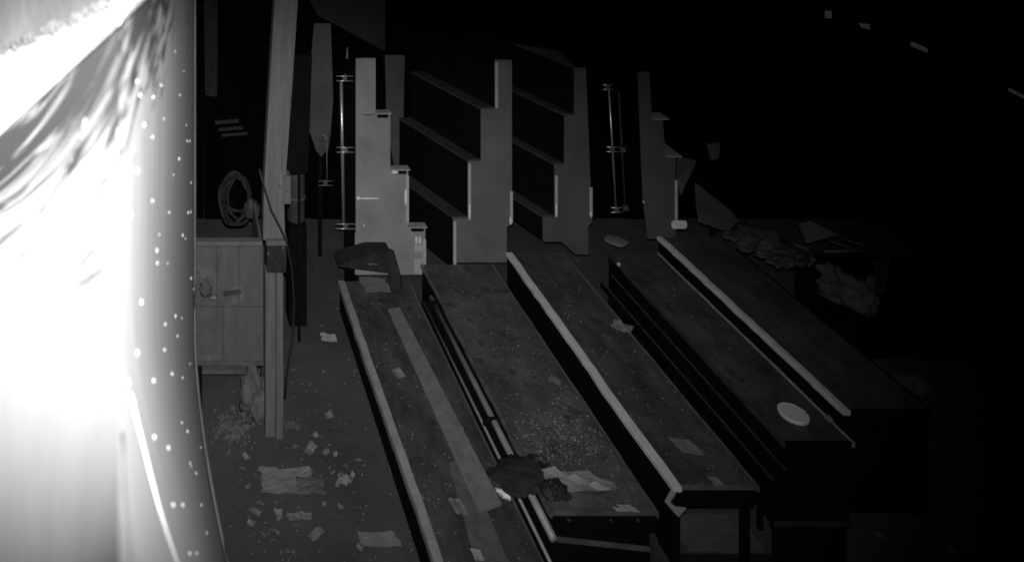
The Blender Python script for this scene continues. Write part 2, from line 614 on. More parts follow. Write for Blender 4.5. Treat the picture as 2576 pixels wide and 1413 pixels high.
def deck(name, sl, sr, Z, y0, y1, m, label, rimw=0.05, side=0.14, lip=0.03, legs=True, rimm='rim', trimm='trim',
         cap=0.13, rail=False, endm=None):
    xl, xr = sl * (CH - Z), sr * (CH - Z)
    d = thing(name, ((xl + xr) / 2, (y0 + y1) / 2, 0), label, 'deck', 'long low decks in front of the racks')
    box('deck_top', (xl + rimw, y0 + .02, Z - .03), (xr - .012, y1, Z), m, d, bev=0.003)
    wobbly('left_rim', (xl, y0, Z - lip), (xl + rimw - .001, y1, Z + .006), rimm, d, .0030)
    wobbly('edge_trim', (xr - .011, y0, Z - .03), (xr + .004, y1, Z + .008), trimm, d, .0022)
    box('end_trim', (xl + rimw, y0, Z - .02), (xr - .012, y0 + .019, Z + .004), endm or trimm, d, bev=0.003)
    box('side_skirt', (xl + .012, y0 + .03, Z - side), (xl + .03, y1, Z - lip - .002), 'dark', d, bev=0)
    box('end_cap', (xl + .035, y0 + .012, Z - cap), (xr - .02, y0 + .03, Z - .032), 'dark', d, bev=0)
    if legs:
        for (x, y) in ((xl + .03, y0 + .04), (xr - .07, y0 + .04), (xl + .03, y1 - .1), (xr - .07, y1 - .1)):
            box('leg', (x, y, 0), (x + .045, y + .045, Z - .032), 'dark', d, bev=0.004)
    if rail:
        prism('lower_rail', [(xl, y0 - .02, .288), (xl, y0 - .02, .314), (xr - .09, y0 - .075, .300), (xr - .09, y0 - .075, .276)], (0, .02, 0), 'trim', d, bev=.004)
        box('front_post', (xr - .085, y0 - .08, 0), (xr - .05, y0 - .045, .37), 'tread', d, bev=.004)
        box('front_bar', (xr - .048, y0 - .60, .22), (xr - .02, y0 - .02, .25), 'tread', d, bev=.004)
        for bx in (.12, .38, .55):
            tube('rivet', [(xl + bx, y0 - .002, .40), (xl + bx, y0 + .013, .40)], .008, 'tread', d, 8)
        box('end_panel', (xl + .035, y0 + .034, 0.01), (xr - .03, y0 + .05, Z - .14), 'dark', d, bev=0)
    return d, xl, xr


D1 = deck('low_deck', .338, .479, .30, 4.30, 7.46, 'deck',
          'long dark deck with pale left rim and dusty streak, leftmost in the row', rimw=.062, side=.28, lip=.055)
D2 = deck('low_deck', .520, .668, .45, 4.94, 7.47, 'deckpale',
          'long dusty deck covered with dry leaf litter and crumpled paper, second from the left', rimw=.02, side=.42,
          rimm='trim', rail=True)
D3 = deck('low_deck', .7125, .835, .60, 4.95, 7.40, 'deck',
          'raised long deck with bright left rim and open front, right of the leaf-littered deck', rimw=.06, side=.5, rimm='rimb')
D4 = deck('low_deck', .927, 1.034, .60, 5.28, 7.40, 'deck',
          'long dark deck with a white round lid lying on it', rimw=.016, side=.5, rimm='tread', trimm='trimb', endm='dark', cap=.55)
D5 = deck('low_deck', 1.069, 1.21, .75, 5.36, 7.40, 'deck',
          'widest long deck, fading into the dark at the right of the row', rimw=.05, side=.22, lip=.03, rimm='rimb', trimm='dark', cap=.7)

# dusty lighter strips lying on the left deck: thin worn boards
tag(prism('worn_plank', [G(975, 780, .304), G(1005, 775, .304), G(1262, 1270, .304), G(1205, 1292, .304)], (0, 0, .010), 'card'),
    'long narrow worn plank lying along the leftmost deck', 'plank')
tag(prism('backing_board', [G(1128, 1165, .304), G(1172, 1160, .304), G(1290, 1440, .304), G(1205, 1450, .304)], (0, 0, .005), 'carddim'),
    'short wider grey board beside the narrow plank at the near end of the deck', 'board')

# pipe between the two left decks
pp = thing('floor_pipe', (.509 * 4.66, 6, 0), 'pale pipe running along the gap between the two leftmost decks', 'pipe')
xp = .507 * 4.62
tube('pipe_length', [(xp, 4.84, .38), (xp, 5.4, .38), (xp, 7.1, .38)], .023, 'rim', pp)
tube('thin_rod', [(xp - .05, 4.5, .30), (xp - .05, 7.15, .30)], .010, 'rim', pp)
for y in (5.73, 7.0):
    bm = bmesh.new()
    add_box(bm, (xp - .08, y - .012, .355), (xp + .045, y + .012, .41), .003)
    link('clamp', bm, 'dark', pp)
box('pipe_tray', (xp - .07, 4.9, .02), (xp + .03, 7.2, .26), 'dark', pp, bev=0)

# rails in the dark channel between the raised deck and the lid deck
for s, zz, nm in ((.862, .42, 'left'), (.893, .48, 'right')):
    x = s * (CH - zz)
    t = thing('channel_rail', (x, 6.2, 0), 'dull steel rail in the dark channel beside the lid deck, ' +
              ('nearer the raised bright-rimmed deck' if nm == 'left' else 'nearer the lid deck'), 'rail', 'rails in the dark channel')
    box('rail_bar', (x - .02, 5.2, zz - .03), (x + .02, 7.25, zz), 'dark', t, bev=.004)
    box('rail_head', (x - .006, 5.2, zz + .001), (x + .006, 7.25, zz + .014), 'tread', t, bev=.003)
    for y in (5.3, 6.2, 7.1):
        box('foot', (x - .015, y, 0), (x + .015, y + .03, zz - .031), 'dark', t, bev=.003)

# small bracket at the front left corner of the raised deck
q = P(1692, 1268, 4.93)
br = thing('corner_bracket', (q.x, q.y, q.z), 'bent pale bracket hanging at the near left corner of the raised deck', 'bracket')
prism('bracket_plate', [P(1690, 1232, 4.935), P(1673, 1262, 4.935), P(1706, 1300, 4.935), P(1726, 1278, 4.935), P(1700, 1275, 4.935), P(1686, 1262, 4.935), P(1700, 1240, 4.935)],
      (0, .008, 0), 'rim', br)
tube('bracket_bolt', [P(1692, 1262, 4.925), P(1692, 1262, 4.95)], .012, 'dark', br)

# ------------------------------------------------------------------ stepped racks
DIR = Vector((-.40, 1.0, 0)).normalized()


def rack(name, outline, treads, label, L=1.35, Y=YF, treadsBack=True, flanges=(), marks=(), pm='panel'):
    pts = [P(x, y, Y) for x, y in outline]
    base = Vector((sum(p.x for p in pts) / len(pts), Y, 0))
    r = thing(name, base, label, 'rack', 'stepped racks behind the decks')
    bm = bmesh.new()
    add_hexa(bm, pts, [p + Vector((0, .025, 0)) for p in pts])
    bmesh.ops.recalc_face_normals(bm, faces=bm.faces)
    bmesh.ops.bevel(bm, geom=bm.edges[:], offset=0.005, segments=3, affect='EDGES')
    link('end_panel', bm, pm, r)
    for (xa, xb, y, yup) in treads:            # tread between xa and xb (picture), at height y; riser up to yup at xb
        a, b = P(xa, y, Y), P(xb, y, Y)
        lo, hi = (a, b) if a.x < b.x else (b, a)
        s0 = [Vector((lo.x - .004, Y + .026, lo.z - .02)), Vector((hi.x, Y + .026, lo.z - .02)),
              Vector((hi.x, Y + .026, lo.z)), Vector((lo.x - .004, Y + .026, lo.z))]
        prism('tread', s0, DIR * L, 'tread', r)
        z2 = P(xb, yup, Y).z
        sgn = 1 if b.x > a.x else -1
        s1 = [Vector((b.x, Y + .027, b.z + .001)), Vector((b.x + sgn * .012, Y + .027, b.z + .001)),
              Vector((b.x + sgn * .012, Y + .027, z2 - .021)), Vector((b.x, Y + .027, z2 - .021))]
        prism('riser', s1, DIR * L, 'dark', r)
    if treads:                                 # dark front below the lowest tread
        a, b = P(treads[0][0], treads[0][2], Y), P(treads[0][0], treads[0][2] + (130 if Y == YF and treads[0][0] < 1200 else 60), Y)
        prism('low_riser', [Vector((a.x + .002, Y + .03, a.z - .022)), Vector((a.x + .014, Y + .03, a.z - .022)), Vector((a.x + .014, Y + .03, b.z)),
                            Vector((a.x + .002, Y + .03, b.z))], DIR * L, 'dark', r)
    for (x, ya, yb, side) in flanges:          # folded edges standing proud of the panel, highlights put in as paler colour
        a, b = P(x, ya, Y), P(x, yb, Y)
        w_ = .022 * side
        x0_, x1_ = min(a.x, a.x + w_), max(a.x, a.x + w_)
        box('folded_edge', (x0_ - .002, Y - .016, b.z), (x1_ + .002, Y - .002, a.z), 'flange', r, bev=.005)
    for (x, y, wp, hp) in marks:               # white beads painting in the lamp's glints on the steel
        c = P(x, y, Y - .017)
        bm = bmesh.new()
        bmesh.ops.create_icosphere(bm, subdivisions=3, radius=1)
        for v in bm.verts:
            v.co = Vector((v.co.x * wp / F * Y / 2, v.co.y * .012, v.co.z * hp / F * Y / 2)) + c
        link('highlight_bead', bm, 'glint', r, smooth=True)
    return r


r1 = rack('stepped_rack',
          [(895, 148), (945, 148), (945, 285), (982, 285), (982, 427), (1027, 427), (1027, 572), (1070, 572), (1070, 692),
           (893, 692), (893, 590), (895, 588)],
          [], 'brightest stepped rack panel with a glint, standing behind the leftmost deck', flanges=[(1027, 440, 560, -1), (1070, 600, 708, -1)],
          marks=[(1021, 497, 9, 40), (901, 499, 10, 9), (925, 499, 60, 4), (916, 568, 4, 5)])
for (xa, xb, y) in ((943, 983, 283), (982, 1029, 424), (1028, 1072, 568)):
    a, b = P(xa, y, YF), P(xb, y, YF)
    box('tread', (a.x, YF - .03, a.z - .008), (b.x, YF + .05, a.z + .006), 'rim', r1, bev=.002)
    box('tread_bracket', (a.x + .02, YF - .02, a.z - .045), (b.x - .03, YF - .002, a.z - .012), 'dark', r1, bev=.003)
# body of the first rack behind its panel
a = P(895, 150, YF)
prism('rack_side', [Vector((a.x + .01, YF + .03, .02)), Vector((a.x + .03, YF + .03, .02)), Vector((a.x + .03, YF + .03, 2.3)),
                    Vector((a.x + .01, YF + .03, 2.3))], DIR * .2, 'dark', r1)
# seam and label on first panel
a, b = P(912, 289, YF), P(940, 291, YF)
box('panel_seam', (a.x, YF - .004, a.z - .004), (b.x, YF - .001, a.z + .002), 'tread', r1, bev=0)
for (xa, xb, ya, yb, mm) in ((1044, 1049, 595, 612, 'white'), (1053, 1058, 595, 612, 'white'), (1042, 1062, 616, 632, 'flange'), (1042, 1062, 652, 688, 'flange')):
    a, b = P(xa, ya, YF), P(xb, yb, YF)
    box('label_plate', (a.x, YF - .006, b.z), (b.x, YF - .0015, a.z), mm, r1, bev=.001)
lump('grease_blob', P(993, 437, YF - .02), (.035, .012, .03), 'white', r1, seed=4, sub=2)

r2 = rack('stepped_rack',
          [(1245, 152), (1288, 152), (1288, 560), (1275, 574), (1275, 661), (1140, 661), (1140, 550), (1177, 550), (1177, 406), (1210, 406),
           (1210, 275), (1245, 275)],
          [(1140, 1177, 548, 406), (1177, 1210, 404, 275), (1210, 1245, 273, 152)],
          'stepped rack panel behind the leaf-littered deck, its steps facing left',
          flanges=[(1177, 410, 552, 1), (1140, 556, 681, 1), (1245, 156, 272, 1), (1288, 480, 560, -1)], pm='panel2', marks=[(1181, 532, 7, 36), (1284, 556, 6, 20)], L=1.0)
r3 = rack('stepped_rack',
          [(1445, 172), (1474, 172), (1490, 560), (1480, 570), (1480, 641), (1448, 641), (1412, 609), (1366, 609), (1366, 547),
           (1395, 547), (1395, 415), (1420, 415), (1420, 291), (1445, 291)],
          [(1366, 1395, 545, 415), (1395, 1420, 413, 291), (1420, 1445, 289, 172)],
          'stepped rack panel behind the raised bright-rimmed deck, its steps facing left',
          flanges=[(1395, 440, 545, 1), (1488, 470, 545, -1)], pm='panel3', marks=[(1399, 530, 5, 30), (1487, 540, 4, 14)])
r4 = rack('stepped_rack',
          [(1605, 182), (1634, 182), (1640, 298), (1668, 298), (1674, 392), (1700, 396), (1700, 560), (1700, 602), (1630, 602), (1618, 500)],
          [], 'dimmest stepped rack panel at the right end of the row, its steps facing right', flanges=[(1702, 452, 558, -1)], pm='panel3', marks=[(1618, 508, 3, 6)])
for (xa, xb, y, Lb) in ((1640, 1680, 298, .12), (1674, 1712, 392, .25)):
    a, b = P(xa, y, YF), P(xb, y, YF)
    box('tread', (a.x, YF - .02, a.z - .008), (b.x, YF + Lb, a.z + .006), 'rim', r4, bev=.002)
a = P(1690, 556, YF - .1)
b = P(1728, 576, YF - .1)
tag(box('white_label', (a.x, YF - .1, b.z), (b.x, YF - .085, a.z), 'white', None, bev=.012),
    'small bright white box on the far end of the widest deck', 'box')
# three racks behind, each a stepped panel farther back
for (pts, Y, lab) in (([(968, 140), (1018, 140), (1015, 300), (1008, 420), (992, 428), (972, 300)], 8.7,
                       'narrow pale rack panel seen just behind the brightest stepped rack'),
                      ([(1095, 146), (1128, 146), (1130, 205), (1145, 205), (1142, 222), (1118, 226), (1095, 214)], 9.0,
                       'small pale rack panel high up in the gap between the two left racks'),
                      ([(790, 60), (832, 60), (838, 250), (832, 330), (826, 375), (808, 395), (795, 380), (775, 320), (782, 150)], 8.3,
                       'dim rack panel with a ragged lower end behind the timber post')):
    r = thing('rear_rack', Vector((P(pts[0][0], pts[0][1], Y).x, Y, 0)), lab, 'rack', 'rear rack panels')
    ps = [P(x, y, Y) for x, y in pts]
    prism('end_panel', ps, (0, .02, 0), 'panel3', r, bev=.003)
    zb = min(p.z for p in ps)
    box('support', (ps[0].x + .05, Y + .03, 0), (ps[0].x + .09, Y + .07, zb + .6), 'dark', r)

tag(prism('rear_board', [P(1292, 110, 8.9), P(1400, 128, 8.9), P(1452, 172, 8.9), P(1448, 300, 8.9), P(1292, 225, 8.9)], (0, .02, 0), 'tread'),
    'faint grey board high up between the two middle stepped racks', 'board')
tag(prism('roof_sheet', [P(752, -40, 9.0), P(970, -40, 9.0), P(968, 130, 9.0), P(800, 40, 9.0)], (0, .02, 0), 'rubber'),
    'very dark sheet hanging at the top edge right of the timber post', 'sheet')
# upright rods with collars in the aisles
def rod(pa, pb, Y, r, collars, label, m='chrome'):
    a, b = P(*pa, Y), P(*pb, Y)
    t = thing('collared_rod', Vector((b.x, Y, b.z)), label, 'rod', 'upright rods in the aisles')
    tube('rod_shaft', [a, b], r, m, t)
    for (x, y, w_) in collars:
        c = P(x, y, Y)
        hw = w_ / F * Y / 2
        for dz in (.022, -.022):
            tube('collar', [c + Vector((-hw, -.01, dz)), c + Vector((hw, -.01, dz))], .006, m, t, 8)
        box('collar_block', (c.x - .02, Y - .02, c.z - .018), (c.x + .02, Y + .02, c.z + .018), 'trim', t, bev=.004)
    return t


rod((858, 205), (864, 566), 7.55, .016, [(866, 197, 42), (868, 376, 44), (868, 568, 50)],
    'bright upright rod with three collars left of the brightest rack')
rod((873, 120), (873, 190), 7.7, .010, [(873, 192, 18)], 'short thin upper rod above the tall left rod', 'trim')
rod((1531, 222), (1549, 524), 7.6, .0085, [(1527, 219, 26), (1538, 375, 30), (1549, 527, 30)],
    'thin bright leaning rod in the dark aisle left of the dimmest rack')
rod((1556, 230), (1572, 520), 7.9, .008, [(1566, 376, 26), (1573, 522, 20)],
    'dull second rod just right of the thin bright leaning one', 'tread')
rod((1072, 150), (1072, 330), 8.8, .006, [(1076, 238, 38)], 'faint rod with one collar in the gap behind the two left racks', 'trim')
rod((822, 345), (822, 470), 8.0, .006, [(818, 345, 26), (818, 460, 36)], 'faint rod with two collars right of the timber post', 'trim')

# ------------------------------------------------------------------ timber post, its board bin and neighbours
Yp = 6.05
tp = thing('timber_post', P(692, 1100, Yp), 'tall grey timber post with a grooved foot and a steel collar', 'post')
bm = bmesh.new()
def loopq(xa, xb, y, dy=.12):
    a, b = P(xa, y, Yp), P(xb, y, Yp)
    return [a, b, b + Vector((0, dy, 0)), a + Vector((0, dy, 0))]
secs = [(662, 717, 604), (663, 714, 500), (667, 720, 420), (679, 736, 200), (691, 749, 0), (697, 756, -90)]
prev = None
for (xa, xb, y) in secs:
    ring = [bm.verts.new(p) for p in loopq(xa, xb, y)]
    if prev:
        for i in range(4):
            bm.faces.new((prev[i], prev[(i + 1) % 4], ring[(i + 1) % 4], ring[i]))
    else:
        bm.faces.new(ring)
    prev = ring
bm.faces.new(prev)
link('upper_shaft', bm, 'wood', tp)
prism('groove_batten', [P(706, 430, Yp - .012), P(716, 430, Yp - .012), P(744, -80, Yp - .012), P(733, -80, Yp - .012)], (0, .011, 0), 'wood', tp, bev=.003)
prism('side_block', [P(713, 444, Yp - .02), P(731, 444, Yp - .02), P(731, 514, Yp - .02), P(713, 514, Yp - .02)], (0, .1, 0), 'wood', tp, bev=.004)
a, b = P(668, 599, Yp), P(722, 611, Yp)
box('collar_plate', (a.x, Yp - .04, b.z), (b.x, Yp + .1, a.z), 'trim', tp, bev=.005)
a, b = P(671, 611, Yp), P(719, 682, Yp)
box('collar_block', (a.x, Yp - .025, b.z), (b.x, Yp + .1, a.z - .002), 'cloth', tp, bev=.006)
a, b = P(668, 684, Yp), P(690, 1098, Yp)
box('lower_shaft', (a.x, Yp, 0), (b.x + .008, Yp + .1, a.z), 'wood', tp, bev=.004)
a, b = P(694, 684, Yp), P(711, 1098, Yp)
box('lower_batten', (a.x, Yp - .02, 0), (b.x, Yp + .08, a.z), 'wood', tp, bev=.005)
for (x, y) in ((675, 640), (712, 625), (705, 470), (722, 480)):
    c = P(x, y, Yp - .03)
    tube('bolt', [c, c + Vector((0, .02, 0))], .009, 'trim', tp, 8)
cb = [P(652, 425, 5.98), P(664, 470, 5.96), P(682, 530, 5.96), (P(703, 570, 5.96)), P(722, 612, 5.98), P(734, 680, 6), P(740, 760, 6.02), P(736, 850, 6.03), P(722, 930, 6.04),
      P(716, 1000, 6.05)]
tag(tube('hanging_cable', cb, .008, 'rubber'), 'black cable looping down past the timber post', 'cable')

# black board right of the post, blurry boxes under it
t = thing('black_board', P(745, 440, 6.9), 'tall black board standing right behind the timber post', 'board')
prism('board_sheet', [P(722, 140, 6.9), P(785, 140, 6.9), P(775, 436, 6.9), P(716, 440, 6.9)], (0, .03, 0), 'dark', t)
prism('board_prop', [P(750, 440, 6.94), P(756, 440, 6.94), P(756, 860, 6.94), P(750, 860, 6.94)], (0, .03, 0), 'dark', t)
a, b = P(726, 446, 7.3), P(771, 568, 7.3)
t = thing('grey_drum', ((a.x + b.x) / 2, 7.4, b.z), 'dim grey drum right behind the timber post', 'drum')
bm = bmesh.new()
rr = (b.x - a.x) / 2
add_tube(bm, [((a.x + b.x) / 2, 7.4, z) for z in (b.z, b.z + .02, a.z - .03, a.z)], [rr * .93, rr, rr, rr * .92], 20)
link('drum_body', bm, 'tread', t, smooth=True)
tube('drum_hoop', [((a.x + b.x) / 2, 7.4, (a.z + b.z) / 2 - .01), ((a.x + b.x) / 2, 7.4, (a.z + b.z) / 2 + .01)], rr + .008, 'dim', t, 20)
box('drum_stand', (a.x, 7.28, 0), (b.x, 7.5, b.z - .002), 'dark', t)

# bin of grey boards left of the post
Yb = 6.25
bn = thing('board_bin', P(580, 912, Yb), 'grey board bin between the white wall and the timber post', 'bin')
def pb(name, xa, ya, xb, yb, m, y=Yb, th=.03, bev=.004):
    a, b = P(xa, ya, y), P(xb, yb, y)
    return box(name, (a.x, y, b.z), (b.x, y + th, a.z), m, bn, bev)
pb('top_rail', 480, 608, 660, 619, 'wood', Yb - .02, .06)
pb('front_board', 480, 621, 545, 770, 'woodgrey')
pb('front_board', 546, 621, 600, 770, 'woodgrey', Yb + .004)
pb('front_board', 601, 621, 662, 770, 'woodgrey')
pb('lower_board', 490, 772, 560, 908, 'woodgrey', Yb + .01)
pb('lower_board', 561, 772, 662, 908, 'woodgrey', Yb + .005)
pb('bottom_rail', 490, 911, 664, 920, 'trim', Yb - .015, .05)
a, b = P(480, 615, Yb), P(662, 908, Yb)
box('bin_side', (b.x - .02, Yb + .04, b.z), (b.x, Yb + .6, a.z), 'woodgrey', bn)
box('bin_floor', (a.x, Yb + .04, .30), (b.x - .021, Yb + .6, .33), 'woodgrey', bn)
box('bin_leg', (b.x - .05, Yb + .035, 0), (b.x - .01, Yb + .08, b.z - .002), 'dark', bn)
box('bin_leg', (a.x + .05, Yb + .035, 0), (a.x + .09, Yb + .08, b.z - .002), 'dark', bn)
# rag and broken bits caught on the bin front
tag(lump('dirty_rag', P(517, 745, Yb - .05), (.05, .02, .13), 'dim', rough=.7, seed=11), 'dirty crumpled rag hanging on the bin front by the white wall', 'rag')
tag(lump('broken_shard', P(537, 752, Yb - .07), (.03, .02, .03), 'card', rough=.6, seed=12, sub=2), 'small pale shard stuck to the bin front', 'shard')
tag(prism('split_stick', [P(560, 738, Yb - .03), P(605, 732, Yb - .03), P(607, 738, Yb - .03), P(562, 746, Yb - .03)], (0, .02, 0), 'tread'),
    'short split stick across the bin front', 'stick')

# coiled hose behind the bin
t = thing('hose_coil', P(590, 515, 7.2), 'coiled dark hose hanging in the gloom above the board bin', 'hose')
for k in range(4):
    pts = []
    cx, cy = 590 + k * 3, 505 - k * 5
    rx, ry = 38 - k * 4, 66 - k * 7
    for i in range(33):
        an = 2 * math.pi * i / 32
        pts.append(P(cx + rx * math.cos(an) * (1 + .12 * math.sin(an * 2 + k)), cy + ry * math.sin(an) * (1 + .10 * math.sin(an * 3 + k * 2)), 7.2 + .03 * k + .02 * math.sin(an * 4 + k)))
    tube('hose_loop', pts, .016, 'cloth', t, 8)
tag(lump('oil_can', P(633, 545, 7.1), (.07, .06, .16), 'tread', rough=.4, seed=5), 'lumpy grey bundle beside the hose coil', 'bundle')
t = thing('hook_board', P(590, 330, 8.2), 'faint board with leftover slats hanging above the hose coil', 'board')
for i, (x0_, y0_, x1_, y1_) in enumerate(((540, 300, 600, 309), (550, 318, 612, 326), (558, 333, 622, 340))):
    prism('slat', [P(x0_, y0_ + 5, 8.2 + i * .02), P(x1_, y0_, 8.2 + i * .02), P(x1_, y1_, 8.2 + i * .02), P(x0_, y1_ + 5, 8.2 + i * .02)], (0, .02, 0), 'rubber', t)
tag(prism('hung_sheet', [P(512, -20, 8.6), P(548, -20, 8.6), P(546, 245, 8.6), P(516, 240, 8.6)], (0, .02, 0), 'cloth'),
    'faint dark sheet hanging high up just right of the white wall', 'sheet')

# sack and rubble below the bin
tag(lump('pale_sack', G(640, 1050, 0) + Vector((0, .05, 0)), (.11, .10, .36), 'carddim', rough=.7, seed=21, sub=4), 'pale upright sack under the bin beside the post foot', 'sack')
bm = bmesh.new()
rnd = random.Random(5)
for i in range(150):
    c = G(rnd.gauss(590, 26), rnd.gauss(1075, 26), 0)
    s = rnd.uniform(.006, .022)
    t_ = bmesh.new()
    bmesh.ops.create_icosphere(t_, subdivisions=1, radius=s)
    for v in t_.verts:
        v.co *= rnd.uniform(.6, 1.3)
        v.co += c + Vector((0, 0, s * .6))
    merge(bm, t_)
tag(link('rubble', bm, 'carddim'), 'heap of small grey rubble under the bin', 'rubble', kind='stuff')

# ------------------------------------------------------------------ loose things on floor and decks
g = 'paper scraps lying about'
sheet('paper_scrap', 826, 851, 38, 17, 0, 'paper', 'bright paper scrap on the floor between the timber post and the leftmost deck', 'paper', seed=1, group=g)
sheet('paper_scrap', 826, 1046, 20, 12, 0, 'card', 'small pale scrap on the floor below the bright scrap', 'paper', rot=.4, seed=2, group=g)
sheet('paper_scrap', 736, 1075, 38, 16, 0, 'carddim', 'dull scrap right beside the foot of the timber post', 'paper', seed=3, group=g)
sheet('paper_scrap', 1001, 941, 24, 20, .30, 'card', 'small bright scrap halfway along the leftmost deck', 'paper', rot=.3, seed=4, group=g)
sheet('paper_scrap', 944, 718, 66, 38, .30, 'card', 'large grey sheet at the far end of the leftmost deck', 'paper', rot=-.05, seed=5, group=g, skew=-.1, curl=.006)
sheet('paper_scrap', 1152, 1276, 30, 40, .315, 'card', 'torn scrap lying across the backing board on the leftmost deck', 'paper', rot=.2, seed=6, group=g)
sheet('paper_scrap', 1200, 1396, 24, 26, .31, 'paper', 'square scrap at the bottom edge of the leftmost deck', 'paper', seed=7, group=g, curl=.006)
sheet('paper_scrap', 1395, 960, 26, 20, .45, 'card', 'small scrap halfway along the leaf-littered deck', 'paper', rot=-.6, seed=8, group=g)
sheet('paper_scrap', 1570, 1279, 56, 18, .45, 'paper', 'flat bright strip of paper at the near right corner of the leaf-littered deck', 'paper', seed=10, group=g, curl=.004, skew=-.25)
sheet('paper_scrap', 1725, 1124, 54, 34, .60, 'card', 'rectangular scrap near the front of the raised deck', 'paper', rot=-.15, seed=11, group=g, skew=-.35, curl=.006)
sheet('paper_scrap', 1800, 1212, 22, 22, .60, 'card', 'small square scrap close to the front end of the raised deck', 'paper', rot=-.1, seed=12, group=g, skew=-.3, curl=.005)
sheet('paper_scrap', 1566, 826, 44, 22, .60, 'card', 'twisted scrap on the far half of the raised deck', 'paper', rot=-.75, seed=13, group=g, crease=.02)
sheet('paper_scrap', 2082, 1056, 18, 12, .60, 'card', 'tiny scrap right of the white lid', 'paper', seed=14, group=g)
sheet('crumpled_sheet', 1460, 1213, 136, 54, .45, 'sack', 'large creased sheet near the front of the leaf-littered deck', 'paper', rot=.04, seed=15, curl=.010, crease=.035, skew=-.45, n=6)
sheet('crumpled_sheet', 1478, 1262, 110, 36, .45, 'carddim', 'darker sheet tucked in front of the large creased sheet', 'paper', seed=16, curl=.008, n=8, skew=-.2)
sheet('cardboard_piece', 950, 1357, 96, 34, 0, 'card', 'flat grey cardboard piece on the floor at the bottom edge', 'cardboard', rot=.02, seed=17, curl=.006, skew=-.1)
sheet('cardboard_piece', 722, 1212, 132, 58, 0, 'card', 'wide pale cardboard piece on the floor below the post foot', 'cardboard', rot=.05, seed=18, curl=.02, n=10)
sheet('cardboard_piece', 1795, 1342, 190, 96, 0, 'carddim', 'grey flat sheet added to lighten the floor seen under the open front of the raised deck', 'cardboard', seed=23, curl=.005)  # sheet added to lift the tone of the floor under the deck
sheet('cardboard_piece', 780, 1225, 70, 40, 0.01, 'carddim', 'dull cardboard piece overlapping the wide pale piece', 'cardboard', rot=-.2, seed=19, curl=.02)
for i, (x, y, sx) in enumerate(((868, 1206, .05), (862, 1192, .03), (880, 1216, .03))):
    pass
tag(lump('paper_ball', G(868, 1206), (.055, .04, .035), 'card', rough=.9, seed=31), 'crumpled pale paper ball on the floor left of the leftmost deck', 'paper')
tag(lump('foil_wad', G(1272, 1244, .30), (.05, .035, .04), 'white', rough=1.1, seed=32), 'bright crumpled foil wad on the right edge of the leftmost deck', 'foil')
# dark cloth thrown across the pipe
tag(drape('dark_cloth', 1318, 1196, 165, 96, .415, 'cloth', 35, .4), 'dark rag thrown over the pipe between the two leftmost decks', 'rag')
tag(drape('dark_cloth', 1392, 1236, 78, 50, .455, 'rubber', 34, .2), 'black glove-sized rag beside the large creased sheet', 'rag')
# dark covered box at the far end of left deck
t = thing('covered_box', G(930, 690, .30), 'dark covered box with a slanting lid at the far end of the leftmost deck', 'box')
prism('box_body', [P(850, 672, 7.2), P(1000, 690, 7.2), P(985, 640, 7.2), P(930, 640, 7.2), P(862, 660, 7.2)], (0, .2, 0), 'cloth', t, bev=.006)
prism('box_lid', [P(858, 662, 7.18), P(900, 650, 7.18), P(975, 627, 7.18), P(992, 634, 7.18), P(1010, 700, 7.18), P(1014, 735, 7.0), P(985, 735, 7.0), P(975, 668, 7.16)], (0, .03, 0), 'cloth', t)
sheet('paper_scrap', 938, 668, 20, 7, .64, 'card', 'tiny pale scrap on top of the covered box', 'paper', seed=20, group=g)
# round lid
c = G(1995, 1046, .60)
t = thing('round_lid', c, 'round white plastic lid lying on a dark deck', 'lid')
bm = bmesh.new()
add_tube(bm, [c + Vector((0, 0, z)) for z in (.003, .02, .026, .026)], [.086, .09, .082, .02], 28)
link('lid_disc', bm, 'white', t, smooth=False)
tube('lid_ring', [c + Vector((.086 * math.cos(a), .086 * math.sin(a), .024)) for a in [2 * math.pi * i / 28 for i in range(29)]], .004, 'white', t, 6)
# oval tray in the aisle
c = G(1549, 608, .45)
tag(lump('oval_tray', c, (.11, .10, .03), 'card', rough=.1, seed=40), 'low pale oval tray in the dark aisle behind the raised deck', 'tray')
tag(lump('small_knob', G(1556, 668, .6), (.018, .018, .03), 'paper', rough=.2, seed=41, sub=2), 'tiny pale knob beyond the far end of the dark channel', 'knob')

